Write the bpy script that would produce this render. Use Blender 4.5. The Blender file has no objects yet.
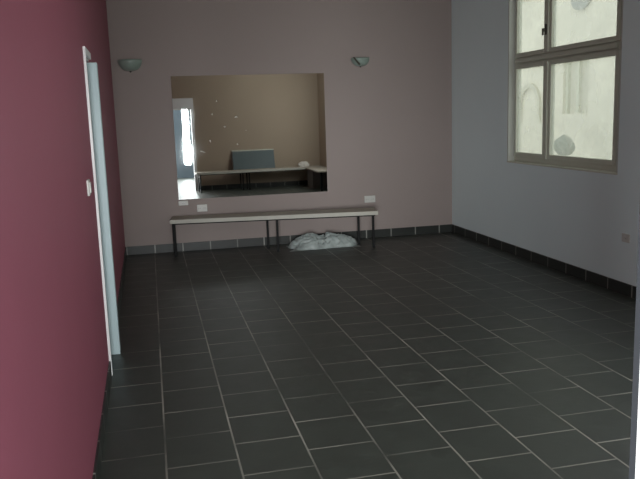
import bpy, bmesh, math, random
from mathutils import Vector, Matrix, noise
random.seed(7)
C = bpy.context.scene.collection
SC = bpy.context.scene

# ------------------------------------------------------------------ camera
YAW, PIT, ROL, FPX, CAMH = 0.22241, 0.16802, -0.03349, 733.66, 1.55
cam_d = bpy.data.cameras.new('camera'); cam = bpy.data.objects.new('camera', cam_d); C.objects.link(cam)
fw = Vector((math.sin(YAW)*math.cos(PIT), math.cos(YAW)*math.cos(PIT), -math.sin(PIT)))
r0 = Vector((math.cos(YAW), -math.sin(YAW), 0)); u0 = r0.cross(fw)
cr, sr = math.cos(ROL), math.sin(ROL)
rt = r0*cr + u0*sr; up = u0*cr - r0*sr
cam.matrix_world = Matrix(((rt.x, up.x, -fw.x, 0), (rt.y, up.y, -fw.y, 0), (rt.z, up.z, -fw.z, CAMH), (0, 0, 0, 1)))
cam_d.sensor_width = 36; cam_d.sensor_fit = 'HORIZONTAL'; cam_d.lens = FPX*36/640
cam_d.clip_start = 0.05; cam_d.clip_end = 200
SC.camera = cam

# ------------------------------------------------------------------ sky, daylight, added fill lamps, exposure
W = bpy.data.worlds.new('sky'); SC.world = W; W.use_nodes = True
bg = W.node_tree.nodes['Background']; bg.inputs[0].default_value = (0.90, 0.96, 1.0, 1); bg.inputs[1].default_value = 1.3
SC.view_settings.view_transform = 'Standard'; SC.view_settings.look = 'None'
SC.view_settings.gamma = 1; SC.view_settings.use_curve_mapping = False
SC.view_settings.exposure = 0.2
try:
    SC.cycles.use_denoising = True
    SC.cycles.max_bounces = 10; SC.cycles.diffuse_bounces = 6; SC.cycles.glossy_bounces = 5
    SC.cycles.sample_clamp_indirect = 4
except Exception: pass

def area(name, loc, target, sx, sy, power, col):
    l = bpy.data.lights.new(name, 'AREA'); l.shape = 'RECTANGLE'; l.size = sx; l.size_y = sy
    l.energy = power; l.color = col
    o = bpy.data.objects.new(name, l); C.objects.link(o); o.location = loc
    o.rotation_euler = (Vector(target)-Vector(loc)).to_track_quat('-Z', 'Y').to_euler()
    return o
# fill lamp added for a presumed second window beside the camera, out of frame
area('side_window_fill', (3.70, 3.10, 1.75), (1.6, 1.2, 1.3), 1.2, 1.5, 30, (0.95, 0.97, 1.0))
# added fill lamp high over the benches, above what the mirror shows
area('high_fill_lamp', (2.1, 1.33, 2.84), (3.4, 6.6, 1.3), 2.6, 0.6, 16, (0.94, 0.98, 1.0))
# hall lamps: tall window seen in mirror, plus added unseen end and side fills
area('daylight_hall_tall_window', (0.97, -2.42, 1.25), (0.5, 4.0, 1.2), 0.15, 1.76, 45, (0.93, 0.97, 1.0))
area('hall_end_fill_lamp', (-0.58, -2.42, 1.15), (1.3, 4.0, 1.15), 1.6, 1.8, 470, (0.95, 0.98, 1.0))  # added fill that lights the room through the doorway
area('hall_side_fill_lamp', (-1.52, 0.0, 1.35), (0.758, 0.9, 1.1), 0.8, 1.3, 75, (1.0, 1.0, 1.0))  # added fill aimed to whiten the jamb

# ------------------------------------------------------------------ materials
def srgb(r, g, b):
    f = lambda c: (c/255/12.92) if c/255 <= 0.04045 else ((c/255+0.055)/1.055)**2.4
    return (f(r), f(g), f(b), 1)
class NT:
    def __init__(s, name):
        s.m = bpy.data.materials.new(name); s.m.use_nodes = True
        s.t = s.m.node_tree; s.b = s.t.nodes['Principled BSDF']
    def n(s, typ, **kw):
        x = s.t.nodes.new(typ)
        for k, v in kw.items(): setattr(x, k, v)
        return x
    def l(s, a, b): s.t.links.new(a, b)
def mat(name, col, rough=0.6, metal=0.0, var=0.06, scale=6.0, bump=0.0, bscale=60.0, spec=0.5):
    k = NT(name); b = k.b
    b.inputs['Roughness'].default_value = rough; b.inputs['Metallic'].default_value = metal
    b.inputs['Specular IOR Level'].default_value = spec
    tc = k.n('ShaderNodeTexCoord')
    no = k.n('ShaderNodeTexNoise'); no.inputs['Scale'].default_value = scale; no.inputs['Detail'].default_value = 5
    k.l(tc.outputs['Object'], no.inputs['Vector'])
    mx = k.n('ShaderNodeMix', data_type='RGBA')
    mx.inputs[6].default_value = tuple(c*(1-var) for c in col[:3])+(1,)
    mx.inputs[7].default_value = tuple(min(1, c*(1+var)) for c in col[:3])+(1,)
    k.l(no.outputs['Fac'], mx.inputs[0]); k.l(mx.outputs[2], b.inputs['Base Color'])
    if bump:
        n2 = k.n('ShaderNodeTexNoise'); n2.inputs['Scale'].default_value = bscale; n2.inputs['Detail'].default_value = 4
        k.l(tc.outputs['Object'], n2.inputs['Vector'])
        bp = k.n('ShaderNodeBump'); bp.inputs['Strength'].default_value = bump; bp.inputs['Distance'].default_value = 0.004
        k.l(n2.outputs['Fac'], bp.inputs['Height']); k.l(bp.outputs['Normal'], b.inputs['Normal'])
    return k.m

TS = 0.3260   # floor tile pitch
TX, TY = -0.0263, 3.6656
def floor_mat():
    k = NT('slate_tile_floor'); b = k.b
    tc = k.n('ShaderNodeTexCoord'); sp = k.n('ShaderNodeSeparateXYZ'); k.l(tc.outputs['Object'], sp.inputs[0])
    ax = k.n('ShaderNodeMath', operation='ADD'); ax.inputs[1].default_value = -TX + TS*20; k.l(sp.outputs['X'], ax.inputs[0])
    ay = k.n('ShaderNodeMath', operation='ADD'); ay.inputs[1].default_value = -TY + TS*30 + PAR*TS*0.5; k.l(sp.outputs['Y'], ay.inputs[0])
    cb = k.n('ShaderNodeCombineXYZ'); k.l(ay.outputs[0], cb.inputs[0]); k.l(ax.outputs[0], cb.inputs[1])
    br = k.n('ShaderNodeTexBrick'); br.offset = 0.5; br.offset_frequency = 2; br.squash = 1
    br.inputs['Scale'].default_value = 1; br.inputs['Mortar Size'].default_value = 0.0050; br.inputs['Mortar Smooth'].default_value = 0.25
    br.inputs['Brick Width'].default_value = TS; br.inputs['Row Height'].default_value = TS; br.inputs['Bias'].default_value = 0
    br.inputs['Color1'].default_value = srgb(62, 64, 57); br.inputs['Color2'].default_value = srgb(72, 74, 66)
    br.inputs['Mortar'].default_value = srgb(150, 148, 136)
    k.l(cb.outputs[0], br.inputs['Vector'])
    # grout is dirty and dark in patches
    n1 = k.n('ShaderNodeTexNoise'); n1.inputs['Scale'].default_value = 1.6; n1.inputs['Detail'].default_value = 6
    k.l(tc.outputs['Object'], n1.inputs['Vector'])
    rp = k.n('ShaderNodeMapRange'); rp.inputs['From Min'].default_value = 0.36; rp.inputs['From Max'].default_value = 0.64
    rp.inputs['To Min'].default_value = 0.08; rp.inputs['To Max'].default_value = 1.0; k.l(n1.outputs['Fac'], rp.inputs['Value'])
    gm = k.n('ShaderNodeMath', operation='MULTIPLY'); k.l(br.outputs['Fac'], gm.inputs[0]); k.l(rp.outputs[0], gm.inputs[1])
    # cloudy slate tile colour
    n2 = k.n('ShaderNodeTexNoise'); n2.inputs['Scale'].default_value = 7; n2.inputs['Detail'].default_value = 8
    k.l(tc.outputs['Object'], n2.inputs['Vector'])
    tm = k.n('ShaderNodeMix', data_type='RGBA'); tm.inputs[6].default_value = srgb(31, 35, 31); tm.inputs[7].default_value = srgb(58, 65, 58)
    k.l(n2.outputs['Fac'], tm.inputs[0])
    fm = k.n('ShaderNodeMix', data_type='RGBA'); k.l(gm.outputs[0], fm.inputs[0]); k.l(tm.outputs[2], fm.inputs[6])
    fm.inputs[7].default_value = srgb(150, 149, 138)
    k.l(fm.outputs[2], b.inputs['Base Color'])
    rr = k.n('ShaderNodeMapRange'); rr.inputs['To Min'].default_value = 0.36; rr.inputs['To Max'].default_value = 0.56
    k.l(n2.outputs['Fac'], rr.inputs['Value']); k.l(rr.outputs[0], b.inputs['Roughness'])
    b.inputs['Specular IOR Level'].default_value = 0.75
    n3 = k.n('ShaderNodeTexNoise'); n3.inputs['Scale'].default_value = 26; n3.inputs['Detail'].default_value = 5
    k.l(tc.outputs['Object'], n3.inputs['Vector'])
    hs = k.n('ShaderNodeMath', operation='MULTIPLY_ADD'); hs.inputs[1].default_value = -1.4; k.l(br.outputs['Fac'], hs.inputs[0]); k.l(n3.outputs['Fac'], hs.inputs[2])
    bp = k.n('ShaderNodeBump'); bp.inputs['Strength'].default_value = 0.35; bp.inputs['Distance'].default_value = 0.002
    k.l(hs.outputs[0], bp.inputs['Height']); k.l(bp.outputs['Normal'], b.inputs['Normal'])
    return k.m
PAR = 0

def base_tile_mat(name, axis, phase):
    """tiles of the skirting: thin pale grout lines every TS along one axis"""
    k = NT(name); b = k.b
    tc = k.n('ShaderNodeTexCoord'); sp = k.n('ShaderNodeSeparateXYZ'); k.l(tc.outputs['Object'], sp.inputs[0])
    a = k.n('ShaderNodeMath', operation='ADD'); a.inputs[1].default_value = -phase + TS*40; k.l(sp.outputs[axis], a.inputs[0])
    m = k.n('ShaderNodeMath', operation='MODULO'); m.inputs[1].default_value = TS; k.l(a.outputs[0], m.inputs[0])
    c = k.n('ShaderNodeMath', operation='LESS_THAN'); c.inputs[1].default_value = 0.014; k.l(m.outputs[0], c.inputs[0])
    no = k.n('ShaderNodeTexNoise'); no.inputs['Scale'].default_value = 2.3; k.l(tc.outputs['Object'], no.inputs['Vector'])
    ml = k.n('ShaderNodeMath', operation='MULTIPLY'); k.l(c.outputs[0], ml.inputs[0]); k.l(no.outputs['Fac'], ml.inputs[1])
    mx = k.n('ShaderNodeMix', data_type='RGBA'); mx.inputs[6].default_value = srgb(42, 45, 42); mx.inputs[7].default_value = srgb(176, 176, 168)
    k.l(ml.outputs[0], mx.inputs[0]); k.l(mx.outputs[2], b.inputs['Base Color'])
    b.inputs['Roughness'].default_value = 0.45
    return k.m

M = {}
M['floor'] = floor_mat()
M['burgundy'] = mat('burgundy_wall_paint', srgb(148, 78, 95), 0.6, var=0.05, scale=2.5, bump=0.12, bscale=40)
M['mauve'] = mat('taupe_mauve_wall_paint', srgb(155, 143, 138), 0.8, var=0.05, scale=0.9, bump=0.08)
M['beige'] = mat('beige_wall_paint', srgb(164, 148, 128), 0.8, var=0.05, scale=1.2, bump=0.08)
M['greywall'] = mat('cool_grey_wall_paint', srgb(222, 235, 236), 0.8, var=0.03, scale=1.4, bump=0.08)
M['ceiling'] = mat('ceiling_paint', srgb(205, 202, 196), 0.9, var=0.02)
M['hall'] = mat('hall_wall_paint', srgb(112, 124, 134), 0.85, var=0.03)
M['whitepaint'] = mat('white_gloss_paint', srgb(236, 238, 236), 0.35, var=0.02)
M['doorwhite'] = mat('door_white_paint', srgb(184, 204, 206), 0.4, var=0.02)
M['windowframe'] = mat('taupe_window_paint', srgb(198, 200, 184), 0.5, var=0.04, scale=9)
M['reveal'] = mat('window_reveal_plaster', srgb(188, 190, 182), 0.8, var=0.03)
M['basefront'] = base_tile_mat('skirting_tiles_front', 'X', TX)
M['baseright'] = base_tile_mat('skirting_tiles_right', 'Y', 5.745)
M['baseleft'] = base_tile_mat('skirting_tiles_left', 'Y', TY)
M['benchtop'] = mat('worn_cream_bench_board', srgb(164, 156, 142), 0.55, var=0.10, scale=5)
M['benchedge'] = mat('pale_bench_edging', srgb(182, 180, 168), 0.5, var=0.06, scale=8)
M['steel'] = mat('dark_painted_steel', srgb(18, 19, 19), 0.6, metal=0.0, var=0.1, spec=0.2)
M['panel'] = mat('grey_bench_panel', srgb(120, 116, 108), 0.7, var=0.08)
M['board'] = mat('blue_grey_board', srgb(86, 98, 99), 0.6, var=0.08, scale=3)
M['plastic'] = mat('white_plastic_fitting', srgb(200, 200, 194), 0.35, var=0.01)
M['edgeshade'] = mat('dark_blue_grey_painted_shade', srgb(46, 49, 53), 0.8)  # dark colour stands in for shade on the jamb edge
M['dark'] = mat('dark_socket_hole', srgb(40, 40, 40), 0.6)
M['lampglass'] = mat('pale_green_lamp_glass', srgb(140, 156, 146), 0.35, var=0.12, scale=14)
M['lampmetal'] = mat('dark_lamp_bracket', srgb(70, 68, 60), 0.4, metal=0.6)
M['cloth'] = mat('white_cloth', srgb(220, 216, 206), 0.85, var=0.05, scale=20)
M['lime'] = mat('chalky_paint_flecks', srgb(225, 222, 212), 0.8)
M['stone'] = mat('limewashed_facade', srgb(228, 222, 204), 0.9, var=0.26, scale=1.6, bump=0.3, bscale=14)
M['stonetrim'] = mat('facade_stone_trim', srgb(206, 206, 186), 0.9, var=0.08, scale=3)
M['stonedark'] = mat('facade_weathered_stone', srgb(200, 196, 178), 0.9, var=0.12, scale=2)
M['oculus'] = mat('grey_painted_disc', srgb(150, 154, 150), 0.7, var=0.08)
M['leaf'] = mat('dusty_shrub_leaf', srgb(120, 130, 118), 0.8, var=0.2, scale=20)
M['pavement'] = mat('courtyard_paving', srgb(170, 168, 158), 0.9, var=0.1, scale=2)

def mirror_mat():
    k = NT('old_mirror_silvering'); b = k.b
    b.inputs['Metallic'].default_value = 1.0; b.inputs['Base Color'].default_value = (0.66, 0.68, 0.66, 1)
    tc = k.n('ShaderNodeTexCoord'); n = k.n('ShaderNodeTexNoise'); n.inputs['Scale'].default_value = 2.2; n.inputs['Detail'].default_value = 5
    k.l(tc.outputs['Object'], n.inputs['Vector'])
    r = k.n('ShaderNodeMapRange'); r.inputs['From Min'].default_value = .35; r.inputs['From Max'].default_value = .7
    r.inputs['To Min'].default_value = 0.0; r.inputs['To Max'].default_value = 0.035
    k.l(n.outputs['Fac'], r.inputs['Value']); k.l(r.outputs[0], b.inputs['Roughness'])
    return k.m
M['mirror'] = mirror_mat()
def glass_mat():
    k = NT('dusty_window_glass'); t = k.t
    out = t.nodes['Material Output']
    tr = k.n('ShaderNodeBsdfTransparent'); tr.inputs[0].default_value = (0.93, 0.95, 0.93, 1)
    gl = k.n('ShaderNodeBsdfGlossy'); gl.inputs['Roughness'].default_value = 0.02
    df = k.n('ShaderNodeBsdfTranslucent'); df.inputs[0].default_value = (0.85, 0.86, 0.8, 1)
    m1 = k.n('ShaderNodeMixShader'); m1.inputs[0].default_value = 0.05; k.l(tr.outputs[0], m1.inputs[1]); k.l(gl.outputs[0], m1.inputs[2])
    tc = k.n('ShaderNodeTexCoord'); n = k.n('ShaderNodeTexNoise'); n.inputs['Scale'].default_value = 3; n.inputs['Detail'].default_value = 6
    k.l(tc.outputs['Object'], n.inputs['Vector'])
    r = k.n('ShaderNodeMapRange'); r.inputs['To Min'].default_value = 0.10; r.inputs['To Max'].default_value = 0.40; k.l(n.outputs['Fac'], r.inputs['Value'])
    m2 = k.n('ShaderNodeMixShader'); k.l(r.outputs[0], m2.inputs[0]); k.l(m1.outputs[0], m2.inputs[1]); k.l(df.outputs[0], m2.inputs[2])
    k.l(m2.outputs[0], out.inputs[0]); t.nodes.remove(k.b)
    return k.m
M['glass'] = glass_mat()
def film_mat():
    k = NT('crumpled_translucent_plastic'); t = k.t; b = k.b
    b.inputs['Base Color'].default_value = srgb(176, 186, 183); b.inputs['Roughness'].default_value = 0.3
    b.inputs['Transmission Weight'].default_value = 0.0
    tl = k.n('ShaderNodeBsdfTransparent'); tl.inputs[0].default_value = (0.95, 0.97, 0.96, 1)
    tc = k.n('ShaderNodeTexCoord'); n = k.n('ShaderNodeTexNoise'); n.inputs['Scale'].default_value = 9; n.inputs['Detail'].default_value = 5
    k.l(tc.outputs['Object'], n.inputs['Vector'])
    r = k.n('ShaderNodeMapRange'); r.inputs['From Min'].default_value = .3; r.inputs['From Max'].default_value = .7
    r.inputs['To Min'].default_value = 0.55; r.inputs['To Max'].default_value = 1.0; k.l(n.outputs['Fac'], r.inputs['Value'])
    mx = k.n('ShaderNodeMixShader'); k.l(r.outputs[0], mx.inputs[0]); k.l(tl.outputs[0], mx.inputs[1]); k.l(b.outputs[0], mx.inputs[2])
    k.l(mx.outputs[0], t.nodes['Material Output'].inputs[0])
    return k.m
M['film'] = film_mat()

# ------------------------------------------------------------------ mesh helpers
def box(bm, x0, x1, y0, y1, z0, z1, T=None):
    P = [(x0,y0,z0),(x1,y0,z0),(x1,y1,z0),(x0,y1,z0),(x0,y0,z1),(x1,y0,z1),(x1,y1,z1),(x0,y1,z1)]
    v = [bm.verts.new(T(*p) if T else p) for p in P]
    for f in ((0,3,2,1),(4,5,6,7),(0,1,5,4),(1,2,6,5),(2,3,7,6),(3,0,4,7)): bm.faces.new([v[i] for i in f])
def obj(name, bm, m, parent=None, bevel=0, smooth=False, loc=None):
    me = bpy.data.meshes.new(name); bmesh.ops.recalc_face_normals(bm, faces=bm.faces); bm.to_mesh(me); bm.free()
    o = bpy.data.objects.new(name, me); C.objects.link(o); me.materials.append(m)
    if parent: o.parent = parent
    if loc: o.location = loc
    if smooth:
        for p in me.polygons: p.use_smooth = True
    if bevel:
        b = o.modifiers.new('bevel', 'BEVEL'); b.width = bevel; b.segments = 2; b.limit_method = 'ANGLE'
    return o
def boxes(name, L, m, parent=None, bevel=0, T=None):
    bm = bmesh.new()
    for b in L: box(bm, *b, T=T)
    return obj(name, bm, m, parent, bevel)
def struct(o, label=None):
    o['kind'] = 'structure'
    if label: o['label'] = label
    return o
def thing(name, label, cat, loc=(0,0,0), rz=0, group=None):
    o = bpy.data.objects.new(name, None); C.objects.link(o); o.empty_display_size = 0.1
    o.location = loc; o.rotation_euler = (0, 0, rz); tag(o, label, cat, group); return o
def tag(o, label, cat, group=None):
    o['label'] = label; o['category'] = cat
    if group: o['group'] = group
    return o
def copy_tree(o, parent=None):
    c = o.copy(); C.objects.link(c)
    if parent: c.parent = parent
    for ch in list(o.children): copy_tree(ch, c)
    return c

# ------------------------------------------------------------------ room dimensions (metres)
YF = 8.79            # wall with the mirror
XR = 3.75            # window wall
YB0, YB1 = 1.06, 1.24  # wall the doorway is in
H = 3.25
xl = lambda y: -0.315 - 0.0055*(y-0.9)   # left wall runs very slightly out of square
WG = XR + 0.09       # window plane

struct(boxes('floor', [(-1.75, 4.1, -2.7, YF+0.2, -0.12, 0.0)], M['floor']), 'dark slate tile floor laid in running bond')
struct(boxes('ceiling', [(-1.75, 4.1, -2.7, YF+0.2, H, H+0.12)], M['ceiling']), 'plain pale ceiling')
struct(boxes('wall_front', [(-0.6, XR+0.3, YF, YF+0.2, 0, H)], M['mauve']), 'taupe mauve wall behind the mirror')
# window wall with two openings
W1 = (5.36, 7.30, 0.985, 3.12); W2 = (2.5, 3.8, 0.985, 3.12)
TR = 0.15
wl = []
for y0, y1 in ((W2[1], W1[0]), (W1[1], YF)): wl.append((XR, XR+TR, y0, y1, 0, H))
for w in (W1, W2): wl += [(XR, XR+TR, w[0], w[1], 0, w[2]), (XR, XR+TR, w[0], w[1], w[3], H)]
struct(boxes('wall_right', wl, M['greywall']), 'cool grey wall with the window')
struct(boxes('wall_right_rear', [(XR, XR+TR, YB0, W2[0], 0, H)], M['beige']), 'beige end of the window wall, seen in the mirror')
# doorway wall behind the bench seen in the mirror
DX1, DH = 0.9245, 1.76
struct(boxes('wall_back', [(DX1, XR, YB0, YB1, 0, H), (-0.32, DX1, YB0, YB1, DH, H)], M['beige']), 'beige wall seen in the mirror')
# left wall, skewed, with the narrow door opening
LD0, LD1, LDH = 4.56, 5.00, 1.945
SK = lambda x, y, z: (x + xl(y), y, z)
struct(boxes('wall_left', [(-0.16, 0, YB0, LD0, 0, H), (-0.16, 0, LD1, YF, 0, H), (-0.16, 0, LD0, LD1, LDH, H)], M['burgundy'], T=SK), 'burgundy painted wall')
# the side room and the hall, closed so that no light leaks
struct(boxes('wall_side', [(-1.6, -1.5, 4.0, 6.0, 0, H), (-1.5, -0.5, 4.0, 4.06, 0, H), (-1.5, -0.5, 5.94, 6.0, 0, H)], M['hall']))
HW = (0.89, 1.05, 0.35, 2.15)
struct(boxes('wall_hall', [(-1.7, -1.5, -2.6, -2.45, 0, H), (0.28, HW[0], -2.6, -2.45, 0, H), (-1.5, 0.28, -2.6, -2.45, 0, 0.25), (-1.5, 0.28, -2.6, -2.45, 2.05, H), (HW[1], 2.4, -2.6, -2.45, 0, H), (HW[0], HW[1], -2.6, -2.45, 0, HW[2]), (HW[0], HW[1], -2.6, -2.45, HW[3], H),
    (-1.7, -1.56, -2.45, YB0, 0, H), (2.25, 2.4, -2.45, YB0, 0, H), (-1.56, -0.32, YB0, YB1, 0, H)], M['hall']))

# skirting tiles
BH = 0.099
struct(boxes('baseboard_front', [(xl(YF), XR, YF-0.012, YF, 0, BH)], M['basefront']), 'dark tile skirting under the mirror')
struct(boxes('baseboard_right', [(XR-0.012, XR, YB1, YF-0.012, 0, BH)], M['baseright']), 'dark tile skirting under the window')
struct(boxes('baseboard_left', [(0, 0.01, YB1, LD0-0.04, 0, BH), (0, 0.01, LD1+0.07, YF-0.012, 0, BH)], M['baseleft'], T=SK), 'dark tile skirting of burgundy wall')
struct(boxes('baseboard_back', [(DX1+0.06, XR-0.012, YB1, YB1+0.012, 0, BH)], M['basefront']), 'dark tile skirting under the beige wall')

# ------------------------------------------------------------------ window in the right wall
def make_window(name, w, label):
    y0, y1, z0, z1 = w
    root = bpy.data.objects.new(name, None); C.objects.link(root); root['kind'] = 'structure'; root['label'] = label
    a = WG/XR
    ya, yb = y0+0.01, y1-0.0
    f0, f1 = XR+0.075, XR+0.135
    k = (y0-5.36)
    g = [5.53+k, 6.54+k, 6.68+k, 7.225+k]     # far/near glass limits along the wall
    zz = [1.09, 1.955, 2.115, 3.02]
    fr = [(f0, f1, y0, g[0]-0.05, z0, z1), (f0, f1, g[3]+0.03, y1, z0, z1), (f0, f1, g[0]-0.05, g[3]+0.03, z0, zz[0]-0.045), (f0, f1, g[0]-0.05, g[3]+0.03, zz[3]+0.045, z1),
          (f0, f1, g[0]-0.05, g[3]+0.03, zz[1]+0.045, zz[2]-0.045)]
    boxes('window_frame', fr, M['windowframe'], root, 0.004)
    for (a0, a1) in ((g[0], g[1]), (g[2], g[3])):
        for (b0, b1) in ((zz[0], zz[1]), (zz[2], zz[3])):
            s0, s1 = XR+0.06, XR+0.11
            e0 = a0-0.05 if a0 == g[0] else a0-0.068; e1 = a1+0.068 if a0 == g[0] else a1+0.03
            sh = boxes('sash', [(s0, s1, e0, a0, b0-0.045, b1+0.045), (s0, s1, a1, e1, b0-0.045, b1+0.045), (s0, s1, a0, a1, b0-0.045, b0), (s0, s1, a0, a1, b1, b1+0.045)], M['windowframe'], root, 0.004)
            boxes('pane', [(XR+0.085, XR+0.089, a0-0.005, a1+0.005, b0-0.005, b1+0.005)], M['glass'], sh)
    # rail over the meeting of the sashes, cover strip, latch, sill
    boxes('glazing_rail', [(XR+0.045, XR+0.062, g[0]-0.03, g[3]+0.02, zz[1]+0.06, zz[1]+0.10)], M['windowframe'], root, 0.004)
    ym = (g[1]+g[2])/2
    boxes('cover_strip', [(XR+0.045, XR+0.062, ym-0.028, ym+0.028, zz[0]-0.04, zz[1]+0.03), (XR+0.045, XR+0.062, ym-0.028, ym+0.028, zz[2]-0.03, zz[3]+0.03)], M['windowframe'], root, 0.004)
    bm = bmesh.new(); box(bm, XR+0.033, XR+0.046, ym-0.014, ym+0.014, 2.24, 2.34); box(bm, XR+0.008, XR+0.034, ym-0.009, ym+0.009, 2.27, 2.30)
    box(bm, XR+0.002, XR+0.014, ym-0.012, ym+0.012, 2.235, 2.30)
    o = obj('latch', bm, M['lampmetal'], root, 0.003); o['label'] = 'dark metal latch'
    boxes('window_sill', [(XR-0.004, XR+0.08, y0, y1, z0-0.006, z0+0.012)], M['windowframe'], root, 0.005)
    boxes('reveal', [(XR+0.001, XR+0.075, y1-0.02, y1, z0, z1), (XR+0.001, XR+0.075, y0, y0+0.02, z0, z1)], M['reveal'], root)
    return root
make_window('window_1', W1, 'taupe framed four pane window in grey wall')

# ------------------------------------------------------------------ left door
d = bpy.data.objects.new('door_1', None); C.objects.link(d); d['kind'] = 'structure'; d['label'] = 'white framed narrow door opening in burgundy wall'
boxes('door_casing', [(-0.005, 0.014, LD0-0.03, LD0+0.004, 0, 1.985), (-0.005, 0.014, LD0+0.004, LD1+0.0, LDH, 1.985)], M['whitepaint'], d, 0.002, T=SK)
boxes('door_lining', [(-0.16, -0.002, LD0, LD0+0.012, 0, LDH), (-0.16, -0.002, LD0+0.012, LD1, LDH-0.012, LDH)], M['whitepaint'], d, T=SK)
boxes('door_jamb', [(-0.012, 0.048, LD1-0.04, LD1+0.05, 0, 1.925)], M['doorwhite'], d, 0.003, T=SK)
boxes('door_leaf', [(-0.75, -0.012, LD1-0.03, LD1+0.01, 0.008, 1.915)], M['doorwhite'], d, 0.003, T=SK)

# doorway the photograph is taken from
d = bpy.data.objects.new('door_2', None); C.objects.link(d); d['kind'] = 'structure'; d['label'] = 'white doorway jamb at the right edge'
boxes('door_lining', [(DX1-0.0005, DX1+0.02, YB0-0.02, 1.227, 0, DH)], M['whitepaint'], d)
boxes('door_casing', [(DX1+0.012, DX1+0.055, YB1, YB1+0.02, 0, DH+0.24), (-0.30, DX1+0.012, YB1, YB1+0.02, DH+0.01, DH+0.24)], M['whitepaint'], d, 0.003)

boxes('painted_shade_strip', [(DX1-0.0005, DX1+0.012, 1.227, YB1+0.007, 0, DH)], M['edgeshade'], d)['label'] = 'dark blue grey strip of painted shade'  # shade along the jamb edge, put in as a dark strip

# ------------------------------------------------------------------ mirror on the front wall
mz0, mz1, mx0, mx1 = 0.619, 2.044, 0.293, 2.101
mr = thing('wall_mirror', 'large frameless wall mirror, flecked with paint, above the bench', 'mirror', (0, YF, 0))
boxes('glass_pane', [(mx0, mx1, -0.012, -0.006, mz0, mz1)], M['mirror'], mr)
boxes('backing_board', [(mx0+0.004, mx1-0.004, -0.006, 0, mz0+0.004, mz1-0.004)], M['panel'], mr)
bm = bmesh.new()
def fleck(x, z, w, h, rot=0):
    n = 9; ph = random.random()*6
    c = bm.verts.new((x, -0.0135, z)); ring = []
    for i in range(n):
        a = i*2*math.pi/n; r = 0.75+0.35*math.sin(3*a+ph)+random.uniform(-.12, .12)
        px, pz = math.cos(a)*w*r, math.sin(a)*h*r
        ring.append(bm.verts.new((x+px*math.cos(rot)-pz*math.sin(rot), -0.0128, z+px*math.sin(rot)+pz*math.cos(rot))))
    for i in range(n): bm.faces.new((c, ring[i], ring[(i+1) % n]))
FL = [(0.60,1.17,.052,.010,-.25),(0.70,1.29,.012,.02,.4),(0.88,1.45,.022,.010,0),(1.02,1.24,.012,.014,.5),(1.02,1.56,.03,.012,0),(0.74,1.60,.012,.016,0),
      (0.47,1.27,.012,.02,0),(0.52,1.31,.008,.018,.5),(1.13,1.40,.01,.006,0),(0.80,1.75,.01,.016,0)]
for f in FL: fleck(f[0], f[1], f[2]*.8, f[3]*.8, f[4])
o = obj('paint_fleck', bm, M['lime'], mr); o['kind'] = 'stuff'; o['label'] = 'small chalky splashes of paint on the glass'

# ------------------------------------------------------------------ benches
def make_bench(name, label, loc, rz, L, D, ht, frames, group=None, rear=(0, 0, 0, 0)):
    """origin: front left corner on the floor; x along the bench, y towards its back"""
    t = thing(name, label, 'bench', loc, rz, group)
    th = 0.034
    boxes('seat', [(0, L, 0.006, D, ht-th, ht)], M['benchtop'], t, 0.004)
    boxes('seat_edging', [(0, L, -0.004, 0.006, ht-th-0.012, ht-0.001)], M['benchedge'], t, 0.002)
    boxes('rail', [(0.03, L-0.03, 0.03, 0.055, ht-th-0.028, ht-th), (0.03, L-0.03, D-0.055, D-0.03, ht-th-0.028, ht-th)], M['steel'], t, 0.002)
    for x, dx in zip(frames, rear):
        SH = lambda px, py, pz, dx=dx: (px+dx*(py-0.043)/(D-0.085), py, pz)
        boxes('crossbar', [(x-0.0125, x+0.0125, 0.055, D-0.055, ht-th-0.028, ht-th-0.003)], M['steel'], t, 0.002, T=SH)
        for y in (0.03, D-0.055):
            xx = x + (dx if y > 0.1 else 0)
            boxes('leg', [(xx-0.013, xx+0.013, y, y+0.026, 0.0, ht-th-0.002)], M['steel'], t, 0.002)
    return t
make_bench('bench', 'long low bench with black metal legs under the mirror', (0.165, 8.425, 0), math.radians(-8.3), 2.39, 0.33, 0.432, (0.04, 1.215, 2.335), rear=(-0.04, -0.11, -0.14))
make_bench('bench', 'long bench along the beige wall, seen in the mirror', (3.72, 1.61, 0), math.pi-math.radians(4.6), 2.80, 0.34, 0.425, (0.08, 1.66, 1.80, 2.72))
PE = 0.55
# bench with a closed front along the window wall, reflected at the mirror's right edge
t = thing('bench', 'panel fronted bench along the grey wall, seen at right edge of mirror', 'bench', (3.32, 1.68, 0))
boxes('seat', [(-0.01, 0.43, 0, 1.25, 0.39, 0.42)], M['benchtop'], t, 0.004)
boxes('front_panel', [(0.03, 0.05, 0.02, PE, 0.0, 0.39)], M['panel'], t)
boxes('end_panel', [(0.05, 0.42, PE-0.02, PE, 0.0, 0.39)], M['panel'], t)
boxes('leg', [(0.05, 0.09, 1.18, 1.22, 0, 0.39)], M['steel'], t)

# grey board leaning on the wall from the far bench
t = thing('leaning_board', 'blue grey rectangular board leaning on the bench against beige wall, in mirror', 'board', (1.76, 1.375, 0.4255))
T = lambda x, y, z: (x, y - z*0.30, z)
boxes('panel', [(0, 0.93, 0, 0.018, 0, 0.40)], M['board'], t, 0.003, T=T)
boxes('top_rim', [(0, 0.93, -0.004, 0.022, 0.395, 0.415)], M['windowframe'], t, 0.002, T=T)
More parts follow.
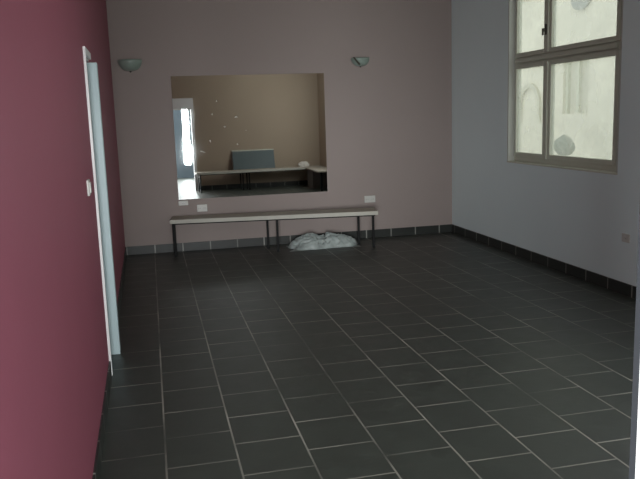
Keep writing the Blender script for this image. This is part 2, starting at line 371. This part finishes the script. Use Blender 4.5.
# white cloth on the corner of the benches
bm = bmesh.new(); bmesh.ops.create_icosphere(bm, subdivisions=4, radius=1)
for v in bm.verts:
    n = noise.fractal(v.co*1.7+Vector((3, 1, 8)), 1, 2, 4)
    v.co *= 1+0.25*n; v.co.x *= 0.12; v.co.y *= 0.09; v.co.z = max(0, v.co.z*0.085+0.03)
tag(obj('cloth', bm, M['cloth'], smooth=True, loc=(3.33, 1.43, 0.426)), 'small crumpled white cloth on the bench corner, in mirror', 'cloth')

# ------------------------------------------------------------------ plastic sheeting under the bench
bm = bmesh.new(); bmesh.ops.create_grid(bm, x_segments=150, y_segments=90, size=1)
for v in bm.verts:
    x, y = v.co.x, v.co.y
    r = math.sqrt((x*x)**1.3+(y*y)**1.3)
    edge = max(0, 1-r**2.2)
    p = Vector((x*2.6, y*1.8, 1.3))
    rid = 1-abs(noise.noise(p*1.6))*2.2
    rid2 = 1-abs(noise.noise(p*3.7+Vector((5, 2, 0))))*2
    hgt = edge**0.55*(0.075+0.075*max(0, rid)+0.008*rid2+0.05*noise.noise(Vector((x*1.3+7, y, 0))))
    prof = 1.0 - 0.25*math.exp(-((x+0.02)/0.16)**2)
    w = 1+0.16*noise.noise(Vector((x*1.7, y*1.7, 9)))
    v.co = Vector((x*0.395*w+0.010*noise.noise(p*2), y*0.19*w+0.010*noise.noise(p*2+Vector((9, 9, 9))), max(0.003, hgt*prof*1.0)))
tag(obj('plastic_sheet', bm, M['film'], smooth=True, loc=(1.93, 8.42, 0.0)), 'crumpled translucent plastic sheet on the floor under the bench', 'plastic sheet')

# ------------------------------------------------------------------ wall lamps: half bowls of greenish glass
def make_lamp(x, z, label):
    t = thing('wall_lamp', label, 'lamp', (x, YF, z), 0, 'green glass wall lamps')
    bm = bmesh.new(); nu, nv = 24, 10; R, HH = 0.135, 0.125
    rows = []
    for j in range(nv+1):
        q = j/nv; r = R*math.sin(q*math.pi/2)**0.8 if j else 0.0; zz = -HH*math.cos(q*math.pi/2)
        rows.append([bm.verts.new((-math.cos(i*math.pi/nu)*r, -math.sin(i*math.pi/nu)*r*0.85-0.006, zz)) for i in range(nu+1)])
    for j in range(nv):
        for i in range(nu):
            vs = (rows[j][i], rows[j][i+1], rows[j+1][i+1], rows[j+1][i])
            try: bm.faces.new(vs)
            except Exception: pass
    bmesh.ops.remove_doubles(bm, verts=bm.verts, dist=1e-5)
    o = obj('shade', bm, M['lampglass'], t, smooth=True)
    s = o.modifiers.new('solid', 'SOLIDIFY'); s.thickness = 0.005
    bm = bmesh.new(); box(bm, -0.035, 0.035, -0.012, 0, -0.09, 0.0); box(bm, -0.008, 0.008, -0.05, 0, -0.02, -0.008)
    obj('bracket', bm, M['lampmetal'], t, 0.002)
    bm = bmesh.new(); bmesh.ops.create_uvsphere(bm, u_segments=12, v_segments=8, radius=0.012)
    for v in bm.verts: v.co += Vector((0, -0.012, -HH-0.004))
    obj('finial', bm, M['lampmetal'], t, smooth=True)
    return t
make_lamp(-0.150, 2.235, 'pale green half bowl wall lamp left of the mirror, beside burgundy wall')
t2 = make_lamp(2.560, 2.215, 'pale green half bowl wall lamp right of the mirror'); t2.scale = (0.86, 0.86, 0.8)
bm = bmesh.new()
for i in range(9):
    a = i/8
    box(bm, -0.128+0.07*a, -0.108+0.07*a, -0.115-0.02*a, -0.100-0.02*a, -0.012-0.10*a, 0.004-0.088*a)
obj('trim_strip', bm, M['lampmetal'], t2)['label'] = 'dark strip on left of the shade'

# ------------------------------------------------------------------ sockets and switch
def make_socket(label, loc, rz, w, h):
    t = thing('wall_socket', label, 'socket', loc, rz, 'white wall sockets')
    boxes('cover_plate', [(-w/2, w/2, -0.012, 0, -h/2, h/2)], M['plastic'], t, 0.004)
    n = 2 if w > 0.11 else 1
    for i in range(n):
        cx = (i-(n-1)/2)*w/2
        bm = bmesh.new()
        bmesh.ops.create_cone(bm, cap_ends=True, segments=20, radius1=0.019, radius2=0.017, depth=0.006, matrix=Matrix.Translation((cx, -0.013, 0)) @ Matrix.Rotation(math.pi/2, 4, 'X'))
        s = obj('socket_face', bm, M['plastic'], t)
        bm = bmesh.new(); 
        for q in (-0.0095, 0.0095): box(bm, cx+q-0.0025, cx+q+0.0025, -0.0168, -0.0155, -0.0025, 0.0025)
        obj('pin_hole', bm, M['dark'], s)
    return t
make_socket('white wall socket tucked under the left bottom corner of the mirror', (0.343, YF, 0.575), 0, 0.11, 0.055)
make_socket('white wall socket below the mirror, above the left part of the bench', (0.560, YF, 0.503), 0, 0.12, 0.085)
make_socket('white wall socket right of the mirror, above the right end of bench', (2.645, YF, 0.490), 0, 0.14, 0.085)
make_socket('white wall socket low on the grey wall at the right edge', (XR, 5.21, 0.475), -math.pi/2, 0.10, 0.07)
ys = 4.02
t = thing('light_switch', 'white light switch on burgundy wall beside the door', 'switch', (xl(ys), ys, 1.215))
boxes('cover_plate', [(0, 0.012, -0.042, 0.042, -0.042, 0.042)], M['plastic'], t, 0.003)
boxes('rocker', [(0.012, 0.019, -0.022, 0.022, -0.028, 0.028)], M['plastic'], t, 0.002)

# ------------------------------------------------------------------ outside the window: courtyard and limewashed facade
struct(boxes('ground', [(XR+TR, 14, -6, 22, -1.0, -0.4)], M['pavement']))
FXX, GZ = 7.6, -0.4
b = thing('building', 'pale limewashed building across the courtyard, outside the window', 'building', (FXX, 13.0, GZ))
wl = lambda y0, y1, z0, z1, x0=0.0, x1=0.4: (x0, x1, y0-13.0, y1-13.0, z0-GZ, z1-GZ)
# wall with a tall window recess left open at y 11.75..12.55
boxes('facade_wall', [wl(4, 11.78, GZ, 5.6), wl(12.60, 20, GZ, 5.6), wl(11.78, 12.60, GZ, 1.42), wl(11.78, 12.60, 2.62, 5.6)], M['stone'], b)
f = boxes('facade_window', [wl(11.78, 12.60, 1.42, 2.62, 0.10, 0.16)], M['stonedark'], b)
boxes('window_bar', [wl(12.15, 12.23, 1.42, 2.62, 0.05, 0.10), wl(11.78, 11.86, 1.42, 2.62, 0.05, 0.10), wl(12.52, 12.60, 1.42, 2.62, 0.05, 0.10)], M['stonetrim'], f)
boxes('string_course', [wl(4, 20, 3.70, 3.80, -0.07, 0.0)], M['stonetrim'], b)
boxes('downpipe', [wl(13.05, 13.15, GZ, 5.4, -0.10, 0.0)], M['stonetrim'], b)
# arched blind window: a raised arch moulding
bm = bmesh.new(); R0, R1 = 0.33, 0.42; yc, zc = 13.79-13.0, 1.60-GZ
pts = [(-1, -0.9)] + [(-math.cos(i*math.pi/16), math.sin(i*math.pi/16)*1.05) for i in range(17)] + [(1, -0.9)]
ring = []
for (cy, cz) in pts:
    row = []
    for (rr, xx) in ((R0, 0), (R0, -0.05), (R1, -0.05), (R1, 0)):
        z = cz*rr if cz >= 0 else cz*0.36
        row.append(bm.verts.new((xx, yc+cy*rr, zc+z)))
    ring.append(row)
for i in range(len(ring)-1):
    for j in range(4): bm.faces.new((ring[i][j], ring[i][(j+1) % 4], ring[i+1][(j+1) % 4], ring[i+1][j]))
bm.faces.new(ring[0]); bm.faces.new(ring[-1])
obj('arch_moulding', bm, M['stonedark'], b)
# round grey disc high on the facade
bm = bmesh.new(); bmesh.ops.create_cone(bm, cap_ends=True, segments=36, radius1=0.22, radius2=0.21, depth=0.05, matrix=Matrix.Translation((-0.03, 12.02-13.0, 3.44-GZ)) @ Matrix.Diagonal((1, 1.35, 1, 1)) @ Matrix.Rotation(math.pi/2, 4, 'Y'))
obj('round_panel', bm, M['oculus'], b)['label'] = 'grey oval panel high on the wall'
# round clipped shrub in front of the facade
bm = bmesh.new(); bmesh.ops.create_icosphere(bm, subdivisions=4, radius=0.17)
for v in bm.verts: v.co *= 1+0.22*noise.fractal(v.co*6, 1, 2, 4)
s_ = thing('shrub', 'small round grey green shrub seen through the lower window panes', 'shrub', (6.9, 11.35, -0.4))
o = obj('crown', bm, M['leaf'], s_, loc=(0, 0, 1.30))
bm = bmesh.new(); bmesh.ops.create_cone(bm, cap_ends=True, segments=10, radius1=0.04, radius2=0.03, depth=1.2, matrix=Matrix.Translation((0, 0, 0.6)))
obj('stem', bm, M['stonedark'], s_)
